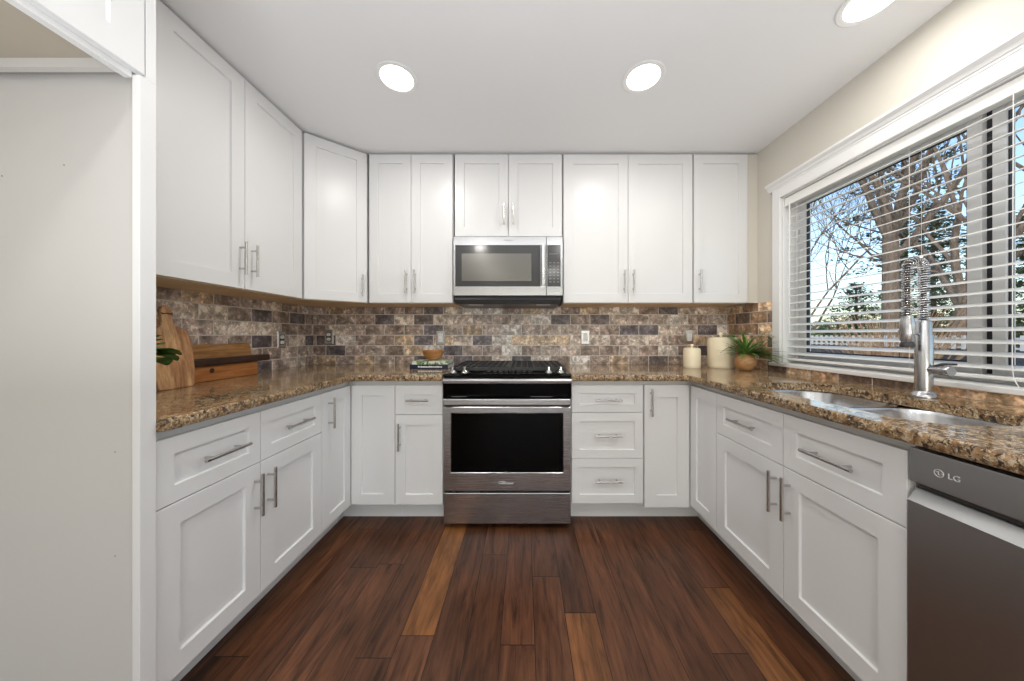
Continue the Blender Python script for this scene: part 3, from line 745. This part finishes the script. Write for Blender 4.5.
# ---------------------------------------------------------------- outlets
def outlet(loc, rz, label, style=0):
    r = thing('wall_outlet', label, 'outlet', loc, rz, 'outlets on the backsplash')
    MB().loops([RR(-.036,.036,-.058,.058,.0), RR(-.036,.036,-.058,.058,-.002), RR(-.032,.032,-.054,.054,-.006)]).build('cover_plate', M['nickel'], r)
    if style == 0:
        MB().box(-.0195, .0195, -.0068, -.006, -.036, .036).build('recess', M['slot'], r)
        for s in (-1, 1):
            mb = MB().loops([[(x*.0165, y, s*.0185+z*.014) for x, z in [(math.cos(a)*1.0, max(-.86, min(.86, math.sin(a)*1.15))) for a in [i*2*PI/20 for i in range(20)]]] for y in (-.0068, -.0085)])
            rc = mb.build('receptacle', M['plastic'], r)
            mb = MB(); mb.box(-.007,-.0052,-.0088,-.0084,s*.0185-.001,s*.0185+.007); mb.box(.0052,.007,-.0088,-.0084,s*.0185-.001,s*.0185+.006); mb.lathe([(0,-.0088),(.0022,-.0088),(.0022,-.0084),(0,-.0084)], (0,0,s*.0185-.006), 10, 'y')
            mb.build('slot', M['slot'], rc)
    else:
        MB().box(-.0175, .0175, -.0085, -.006, -.034, .034).build('receptacle', M['plastic'], r)
        mb = MB()
        if style == 1:
            for s in (-1, 1): mb.box(-.007,-.0052,-.0088,-.0084,s*.02-.003,s*.02+.005); mb.box(.0052,.007,-.0088,-.0084,s*.02-.003,s*.02+.005)
        else: mb.box(-.006,.006,-.0098,-.0084,-.010,.010)
        mb.build('slot', M['slot'] if style == 1 else M['plastic'], r)
    return r
outlet((XL+.0105, 2.169, 1.107), PI/2, 'steel-plated duplex outlet on the left wall tile past the cutting boards')
outlet((-1.571, 2.4995, 1.125), 0, 'steel-plated duplex outlet on the back wall tile near the left corner')
outlet((-.672, 2.4995, 1.118), 0, 'steel-plated outlet on the tile just behind the wooden bowl', 1)
outlet((.494, 2.4995, 1.122), 0, 'steel-plated outlet on the tile just right of the range', 1)
outlet((1.33, 2.4995, 1.125), 0, 'steel-plated switch on the tile above the small cream canister', 2)

# ---------------------------------------------------------------- cutting boards and leaves on the left counter
CZ = .9055
b1 = thing('paddle_cutting_board', 'arched acacia paddle cutting board leaning at the front of the boards', 'cutting board', (-1.520, 1.362, CZ), math.radians(88))
# outline in local x (width) / z (height), thickness along y, leans back
out = [(-.070,.010),(-.062,0),(.062,0),(.071,.010),(.080,.08),(.084,.15),(.081,.215),(.074,.258),(.062,.266),(.040,.274),(.026,.284),(.021,.30),(.021,.350),(.013,.366),(0,.371),(-.013,.366),(-.021,.350),(-.021,.30),(-.026,.282),(-.04,.272),(-.062,.264),(-.074,.252),(-.083,.15),(-.078,.08)]
ln = Matrix.Rotation(math.radians(-9), 4, 'X')
MB().prism_ax(out, 'y', 0, .018).build('board', M['acacia'], b1, bevel=.004, xf=ln)
MB().tube([(.0,.0-.001,.335),(.018,-.004,.33),(.022,.01,.345),(.0,.021,.352),(-.02,.01,.345),(-.016,-.004,.33),(0,-.001,.335)], .0022, 6).build('leather_loop', M['walnut'], b1, xf=ln, smooth=True)
b2 = thing('paddle_cutting_board', 'darker acacia paddle board mostly hidden behind the front paddle board', 'cutting board', (-1.636, 1.385, CZ), math.radians(90))
MB().prism_ax([(x*1.02, z*1.10) for x, z in out], 'y', 0, .016).build('board', M['acacia'], b2, bevel=.004, xf=Matrix.Rotation(math.radians(-6), 4, 'X'))
b3 = thing('live_edge_board', 'long light-brown live-edge board leaning against the left wall tile', 'cutting board', (-1.655, 1.63, CZ), PI/2)
out = [(-.13,0),(.245,0),(.262,.02),(.268,.06),(.272,.12),(.268,.182),(.255,.190),(.20,.190),(.13,.186),(.07,.184),(.0,.190),(-.06,.186),(-.13,.176)]
MB().prism_ax(out, 'y', 0, .018).build('board', M['acacia3'], b3, bevel=.004, xf=Matrix.Rotation(math.radians(-7), 4, 'X'))
b4 = thing('plank_board', 'low reddish wooden plank with a dark knot standing before the dark board', 'cutting board', (-1.600, 1.64, CZ), PI/2)
MB().box(-.155, .225, 0, .018, 0, .078).build('board', M['acacia2'], b4, bevel=.003)
mb = MB().lathe([(0,-.0006),(.012,-.0006),(.014,.0005),(0,.0005)], (-.05,0,.052), 16, 'y'); mb.build('knot', M['walnut'], b4)
b5 = thing('dark_walnut_board', 'long dark walnut board lying across the top of the low plank', 'cutting board', (-1.628, 1.66, CZ+.0785), PI/2)
MB().box(-.175, .275, -.045, .014, 0, .036).build('board', M['walnut'], b5, bevel=.008, seg=3)

def leaf_mesh(mb, base, direction, up, ln_, w, curl=.2, n=6):
    d = Vector(direction).normalized(); u_ = Vector(up); s_ = d.cross(u_).normalized(); u_ = s_.cross(d)
    rows = []
    for i in range(n+1):
        t = i/n; wid = w*math.sin(PI*min(.999, t*.92+.04))**.8 * .5; c = Vector(base) + d*ln_*t - u_*curl*ln_*t*t
        rows.append([mb.bm.verts.new(c - s_*wid + u_*wid*.25), mb.bm.verts.new(c), mb.bm.verts.new(c + s_*wid + u_*wid*.25)])
    for a, b in zip(rows, rows[1:]):
        for j in range(2): mb.bm.faces.new((a[j], a[j+1], b[j+1], b[j]))
pl = thing('potted_leafy_plant', 'glossy green leafy plant peeking out beside the end panel', 'plant', (-1.35, 1.045, CZ-.0))
MB().lathe([(0,0),(.040,0),(.050,.06),(.052,.10),(.048,.10),(.046,.09),(0,.09)]).build('pot', M['ceramic'], pl, smooth=True)
rd = random.Random(3); mb = MB(); st = MB()
for i in range(26):
    a = rd.uniform(0, 2*PI); el = rd.uniform(.1, 1.2); d = Vector((math.cos(a)*math.cos(el), math.sin(a)*math.cos(el), math.sin(el)))
    if i < 8: d = Vector((rd.uniform(-.2,.25), 1, rd.uniform(.25,.75))).normalized()
    l1 = rd.uniform(.06,.10); p = Vector((0,0,.135)) + d*l1
    st.tube([(0,0,.085), tuple(Vector((0,0,.14))+d*l1*.5), tuple(p)], .0016, 5)
    leaf_mesh(mb, p, (d.x, d.y, d.z-.5), (0,0,1) if abs(d.z) < .9 else (1,0,0), rd.uniform(.05,.075), .075, .15)
mb.build('leaves', M['ivyleaf'], pl, smooth=True); st.build('stems', M['ivyleaf'], pl)

# ---------------------------------------------------------------- books and bowl
def book(name, label, loc, rz, w, d, h, cov, spine=None):
    r = thing(name, label, 'book', loc, rz, 'cookbooks beside the range')
    mb = MB(); t = .0025
    mb.box(-w/2, w/2, -d/2, -d/2+t, 0, h); mb.box(-w/2, w/2, -d/2+t, d/2, 0, t); mb.box(-w/2, w/2, -d/2+t, d/2, h-t, h)
    mb.build('cover', cov, r, bevel=.0007)
    MB().box(-w/2+.004, w/2-.004, -d/2+t, d/2-.004, t, h-t).build('pages', M['paper'], r)
    return r
k1 = book('cookbook', 'dark navy cookbook with white spine lettering at the bottom of the stack', (-.655, 2.235, CZ), math.radians(-1), .265, .195, .030, M['navy'])
mb = MB(); x_ = -.075; rd = random.Random(2)
while x_ < .085:
    w_ = rd.uniform(.005,.011); mb.box(x_, x_+w_, -.0982, -.0975, .010, .020+rd.uniform(-.002,.001)); x_ += w_+.0025
mb.build('spine_print', M['white_print'], k1)
k2 = book('cookbook', 'pale green leaf-patterned cookbook on top of the navy book', (-.652, 2.238, CZ+.0305), math.radians(2), .250, .190, .022, M['greencover'])
bw = thing('wooden_bowl', 'small round wooden bowl resting on the green cookbook', 'bowl', (-.655, 2.235, CZ+.053))
mb = MB().lathe([(0,0),(.032,0),(.034,.004),(.056,.022),(.070,.045),(.076,.068),(.0755,.072),(.072,.071),(.066,.046),(.052,.026),(.030,.011),(0,.009)], n=40); mb.build('bowl_body', M['bowlwood'], bw, smooth=True)

# ---------------------------------------------------------------- canisters, plant on the right
def canister(label, loc, rad, h, kn):
    r = thing('lidded_canister', label, 'canister', loc, 0, 'cream canisters in the right corner')
    MB().lathe([(0,0),(rad*.93,0),(rad*.97,.004),(rad,.02),(rad,h*.82),(rad*.985,h*.86),(rad*.9,h*.862),(0,h*.862)], n=40).build('jar', M['ceramic'], r, smooth=True)
    ld = MB().lathe([(0,h*.863),(rad*.985,h*.863),(rad*.985,h*.89),(rad*.93,h*.95),(rad*.75,h*.985),(rad*.3,h),(0,h)], n=40).build('lid', M['ceramic'], r, smooth=True)
    MB().lathe([(0,h-.001),(kn*.55,h-.001),(kn*.5,h+kn*.5),(kn,h+kn*1.0),(kn*1.05,h+kn*1.6),(kn*.6,h+kn*2.2),(0,h+kn*2.3)], n=24).build('knob', M['ceramic'], ld, smooth=True)
canister('small cream ceramic canister with knobbed lid, at the left of the pair', (1.205, 2.225, CZ), .057, .145, .011)
canister('large cream ceramic canister with knobbed lid behind the wooden pot', (1.420, 2.235, CZ), .086, .222, .015)
pp = thing('potted_fern', 'fern with white flowers in a round turned-wood pot beside the window casing', 'plant', (1.462, 2.052, CZ))
MB().lathe([(0,0),(.030,0),(.046,.012),(.058,.038),(.060,.062),(.053,.088),(.038,.104),(.031,.108),(.028,.106),(.033,.098),(0,.09)], n=40).build('pot', M['potwood'], pp, smooth=True)
rd = random.Random(11); mb = MB()
for i in range(110):
    a = rd.uniform(0, 2*PI); el = rd.uniform(.35, 1.3); ln_ = rd.uniform(.10, .155) + .05*(el > .95)
    d = Vector((math.cos(a)*math.cos(el), math.sin(a)*math.cos(el)*.9, math.sin(el)))
    if i % 4 == 0: d = Vector((rd.uniform(.3,.9), rd.uniform(-.9,-.3), rd.uniform(.25,.6))).normalized(); ln_ = rd.uniform(.15,.22)
    if d.x > .5 and d.y > -.2: d.y = -.6; d.x = .35
    leaf_mesh(mb, (rd.uniform(-.01,.01), rd.uniform(-.01,.01), .095), d, (0,0,1), ln_, rd.uniform(.009,.019), rd.uniform(.15,.75), 7)
# fern frond with leaflets reaching towards the window
for j in range(2):
    base = Vector((0,0,.10)); dr_ = Vector((.45,-.85,.30 if j else .42)).normalized(); 
    for i in range(14):
        c = base + dr_*(.02+i*.0125) - Vector((0,0,.00045*i*i))
        for s in (-1,1): leaf_mesh(mb, c, dr_*.5 + Vector((-dr_.y, dr_.x, .25))*s*.35*(1 if s*1 > 0 else .8), (0,0,1), .030*(1-i/18), .009, .2, 3)
mb.build('fronds', M['fernleaf'], pp)
mb = MB()
for c in ((.04,-.10,.245),(.06,-.13,.242),(.0,-.05,.235),(-.10,-.06,.205),(.085,-.12,.215)):
    for q in range(5):
        a = q*2*PI/5; leaf_mesh(mb, c, (math.cos(a)*.8, math.sin(a)*.8, .9), (0,0,1), .024, .022, .2, 3)
mb.build('flowers', M['petal'], pp)
mb = MB(); mb.tube([(0,0,.1),(-.04,-.03,.15),(-.09,-.04,.165),(-.145,-.045,.15),(-.195,-.05,.12)], [.002,.0018,.0016,.0014,.001], 6); mb.tube([(0,0,.1),(-.045,-.03,.15),(-.055,-.03,.20)], .0014, 5)
for c in ((.04,-.10,.245),(.06,-.13,.242),(.0,-.05,.235),(-.10,-.06,.205),(.085,-.12,.215)): mb.tube([(0,0,.1), (c[0]*.5,c[1]*.5,.14), c], .001, 5)
mb.build('stems', M['vine'], pp)

# ---------------------------------------------------------------- recessed ceiling lights
cans = []
labels = ['round recessed ceiling light on the left, above the aisle', 'round recessed ceiling light in the middle, right of the other aisle light', 'round recessed ceiling light above the sink near the window',
          'round recessed ceiling light above the camera on the left', 'round recessed ceiling light above the camera on the right', 'round recessed ceiling light far behind on the left', 'round recessed ceiling light far behind on the right']
r = thing('recessed_light', labels[0], 'ceiling light', (CANS[0][0], CANS[0][1], ZC), 0, 'recessed ceiling lights')
MB().lathe([(.078,-.0005),(.100,-.0005),(.102,-.004),(.098,-.007),(.080,-.005),(.078,-.0035)], n=40).build('trim_ring', M['trim'], r, smooth=True)
MB().lathe([(0,-.002),(.0785,-.002),(.0785,-.0045),(0,-.0045)], n=40).build('lens', M['lens'], r, smooth=True)
for i in range(1, len(CANS)):
    c = copy_tree(r); c.location = (CANS[i][0], CANS[i][1], ZC); c['label'] = labels[i]

# ---------------------------------------------------------------- outdoors
GZ = -.55
gnd = struct('ground', MB().box(XR+.5, 60, -40, 60, GZ-.2, GZ), M['grass'])
def limb(mb, p, d, r, ln_, depth, rd, up=.12, spread=.55, taper=.62, kids=(2,3), wander=.22):
    pts = [p.copy()]; rs = [r]; n = 4; q = p.copy(); dd_ = d.copy()
    for i in range(n):
        dd_ = (dd_ + Vector((rd.uniform(-1,1), rd.uniform(-1,1), rd.uniform(-.6,1)))*wander + Vector((0,0,up*.5))).normalized()
        q = q + dd_*ln_/n; pts.append(q.copy()); rs.append(r*(1-(1-taper)*(i+1)/n))
    mb.tube(pts, rs, 7 if r > .06 else 4, cap=False)
    if depth <= 0: return
    for c in range(rd.randint(*kids)):
        t = rd.randint(2, n) if c else n
        sv = Vector((rd.uniform(-1,1), rd.uniform(-1,1), rd.uniform(-.35,.8))).normalized()
        nd = (dd_ + sv*spread*(1.2 if c else .6)).normalized()
        limb(mb, pts[t].copy(), nd, rs[t]*(.72 if c else .92), ln_*rd.uniform(.66,.86), depth-1, rd, up, spread, taper, kids, wander)
def bare_tree(label, loc, h, r, seed, depth=6, lean=(0,0,1), first=.38, forks=4, name='bare_tree'):
    t = thing(name, label, 'tree', loc, 0, 'trees outside the window'); rd = random.Random(seed); mb = MB()
    top = Vector(lean).normalized(); pts = [Vector((0,0,-.1))+top*h*first*i/5 for i in range(6)]
    mb.tube(pts, [r*1.25, r*1.05, r, r*.97, r*.93, r*.9], 12, cap=False); mb.build('trunk', M['bark'], t, smooth=True)
    mb = MB()
    for i in range(forks):
        a = 2*PI*i/forks + rd.uniform(-.4,.4)
        d = (top*1.5 + Vector((math.cos(a)*.75, math.sin(a)*.95, .2))).normalized()
        limb(mb, pts[-1]-top*rd.uniform(0,.25)*h*first, d, r*rd.uniform(.36,.60), h*.25, depth, rd, .14, .7)
    mb.build('branches', M['bark'], t, smooth=True); return t
bare_tree('tall bare tree with a thick straight trunk left of the faucet outside', (9.4, 7.95, GZ), 9.5, .165, 4, 6, (0,.0,1), .45, 7)
bare_tree('bare tree with heavy leaning limbs right of the faucet outside', (9.8, 7.35, GZ), 9.0, .15, 9, 6, (.05,-.16,1), .33, 6)
bare_tree('smaller bare tree arching in at the left edge of the window', (9.5, 11.0, GZ), 8, .11, 21, 7, (.0,-.05,1), .22, 7)
def conifer(label, loc, h, rad, seed, bottom=.05, dens=1.0):
    t = thing('evergreen_tree', label, 'tree', loc, 0, 'evergreens outside the window'); rd = random.Random(seed)
    MB().tube([(0,0,-.05),(0,0,h*.95)], [.12,.02], 8).build('trunk', M['bark'], t)
    mb = MB(); nb = int(110*dens)
    for i in range(nb):
        z = h*(bottom + (1-bottom)*(i/nb)**.9); rr = rad*(1-(z/h))**.75*rd.uniform(.75,1.1)+.08; a = i*2.39996+rd.uniform(-.3,.3)
        d = Vector((math.cos(a), math.sin(a), rd.uniform(-.15,.25)))
        for s in range(int(16+38*rr)):
            f_ = rd.uniform(.12,1); c = Vector((0,0,z)) + d*rr*f_ + Vector((rd.gauss(0,.08),rd.gauss(0,.08),rd.gauss(0,.05)-.12*f_*f_*rr))
            q = (d + Vector((rd.uniform(-1,1),rd.uniform(-1,1),rd.uniform(-.5,.4)))).normalized(); sd_ = q.cross(Vector((rd.uniform(-.4,.4),rd.uniform(-.4,.4),1))).normalized()
            l_ = rd.uniform(.07,.15); w_ = l_*.24
            mb.quad(c-sd_*w_, c+q*l_*.5-sd_*w_*1.3, c+q*l_, c+q*l_*.5+sd_*w_*1.3)
    mb.build('foliage', M['needle'], t); return t
conifer('dark evergreen just right of the faucet, behind the leaning bare tree', (12.2, 9.25, GZ), 5.6, 2.1, 1, .02, 1.9)
conifer('evergreen seen through the sliding pane at the right of the window', (11.0, 6.7, GZ), 4.4, 1.5, 2, .02, 1.5)
conifer('tall ragged evergreen rising behind the thick bare trunk', (12.5, 10.2, GZ), 12.5, 2.3, 3, .30, 1.8)
conifer('low spreading evergreen left of the thick bare trunk', (13.5, 12.6, GZ), 3.8, 2.0, 5, .02, 1.5)
conifer('large evergreen beyond the near end of the window', (11.5, 3.4, GZ), 6.0, 1.8, 7, .02)
# dry twiggy shrub in front of the trunks
sh = thing('dry_shrub', 'bushy brown leafless shrub in front of the thick trunk', 'shrub', (8.0, 6.75, GZ)); rd = random.Random(8); mb = MB()
for i in range(230):
    a = rd.uniform(0, 2*PI); sp2 = rd.uniform(.05,.75); h_ = rd.uniform(1.2,2.3)
    p0 = Vector((math.cos(a)*.25*rd.random(), math.sin(a)*.4*rd.random(), 0)); p1 = p0 + Vector((math.cos(a)*sp2*.5, math.sin(a)*sp2*.8, h_*.6)); p2 = p1 + Vector((math.cos(a)*sp2*.5+rd.uniform(-.1,.1), math.sin(a)*sp2*.8+rd.uniform(-.15,.15), h_*.4))
    mb.tube([p0,p1,p2], [.014,.010,.004], 4, cap=False)
mb.build('stems', M['twig'], sh)
# fence
fe = thing('picket_fence', 'dark garden fence with pale picket tops beyond the shrub', 'fence', (8.9, 0, GZ))
MB().box(.03, .07, -2, 22, 0, 1.42).build('boards', M['fence_dark'], fe)
mb = MB()
for i in range(160): y = -2+i*.15; mb.box(-.005, .02, y, y+.06, 1.40, 1.68)
pk = mb.build('pickets', M['fence_pale'], fe); pk['kind'] = 'stuff'
MB().box(.021, .029, -2, 22, 1.58, 1.64).box(.021, .029, -2, 22, 1.42, 1.46).build('rail', M['fence_pale'], fe)
# distant hedge
hg = thing('distant_hedge', 'low dark green hedge line far beyond the fence', 'hedge', (24, 14, GZ)); rd = random.Random(15); mb = MB()
for i in range(9000):
    c = Vector((rd.uniform(-.8,.8), rd.uniform(-22,22), rd.uniform(0,1)**.7*2.3*(1+.25*math.sin(i)))); q = Vector((rd.uniform(-1,1),rd.uniform(-1,1),rd.uniform(-1,1))).normalized(); s_ = q.orthogonal().normalized()
    mb.quad(c-s_*.14, c+q*.22, c+s_*.14, c-q*.22)
mb.build('foliage', M['hedge'], hg)
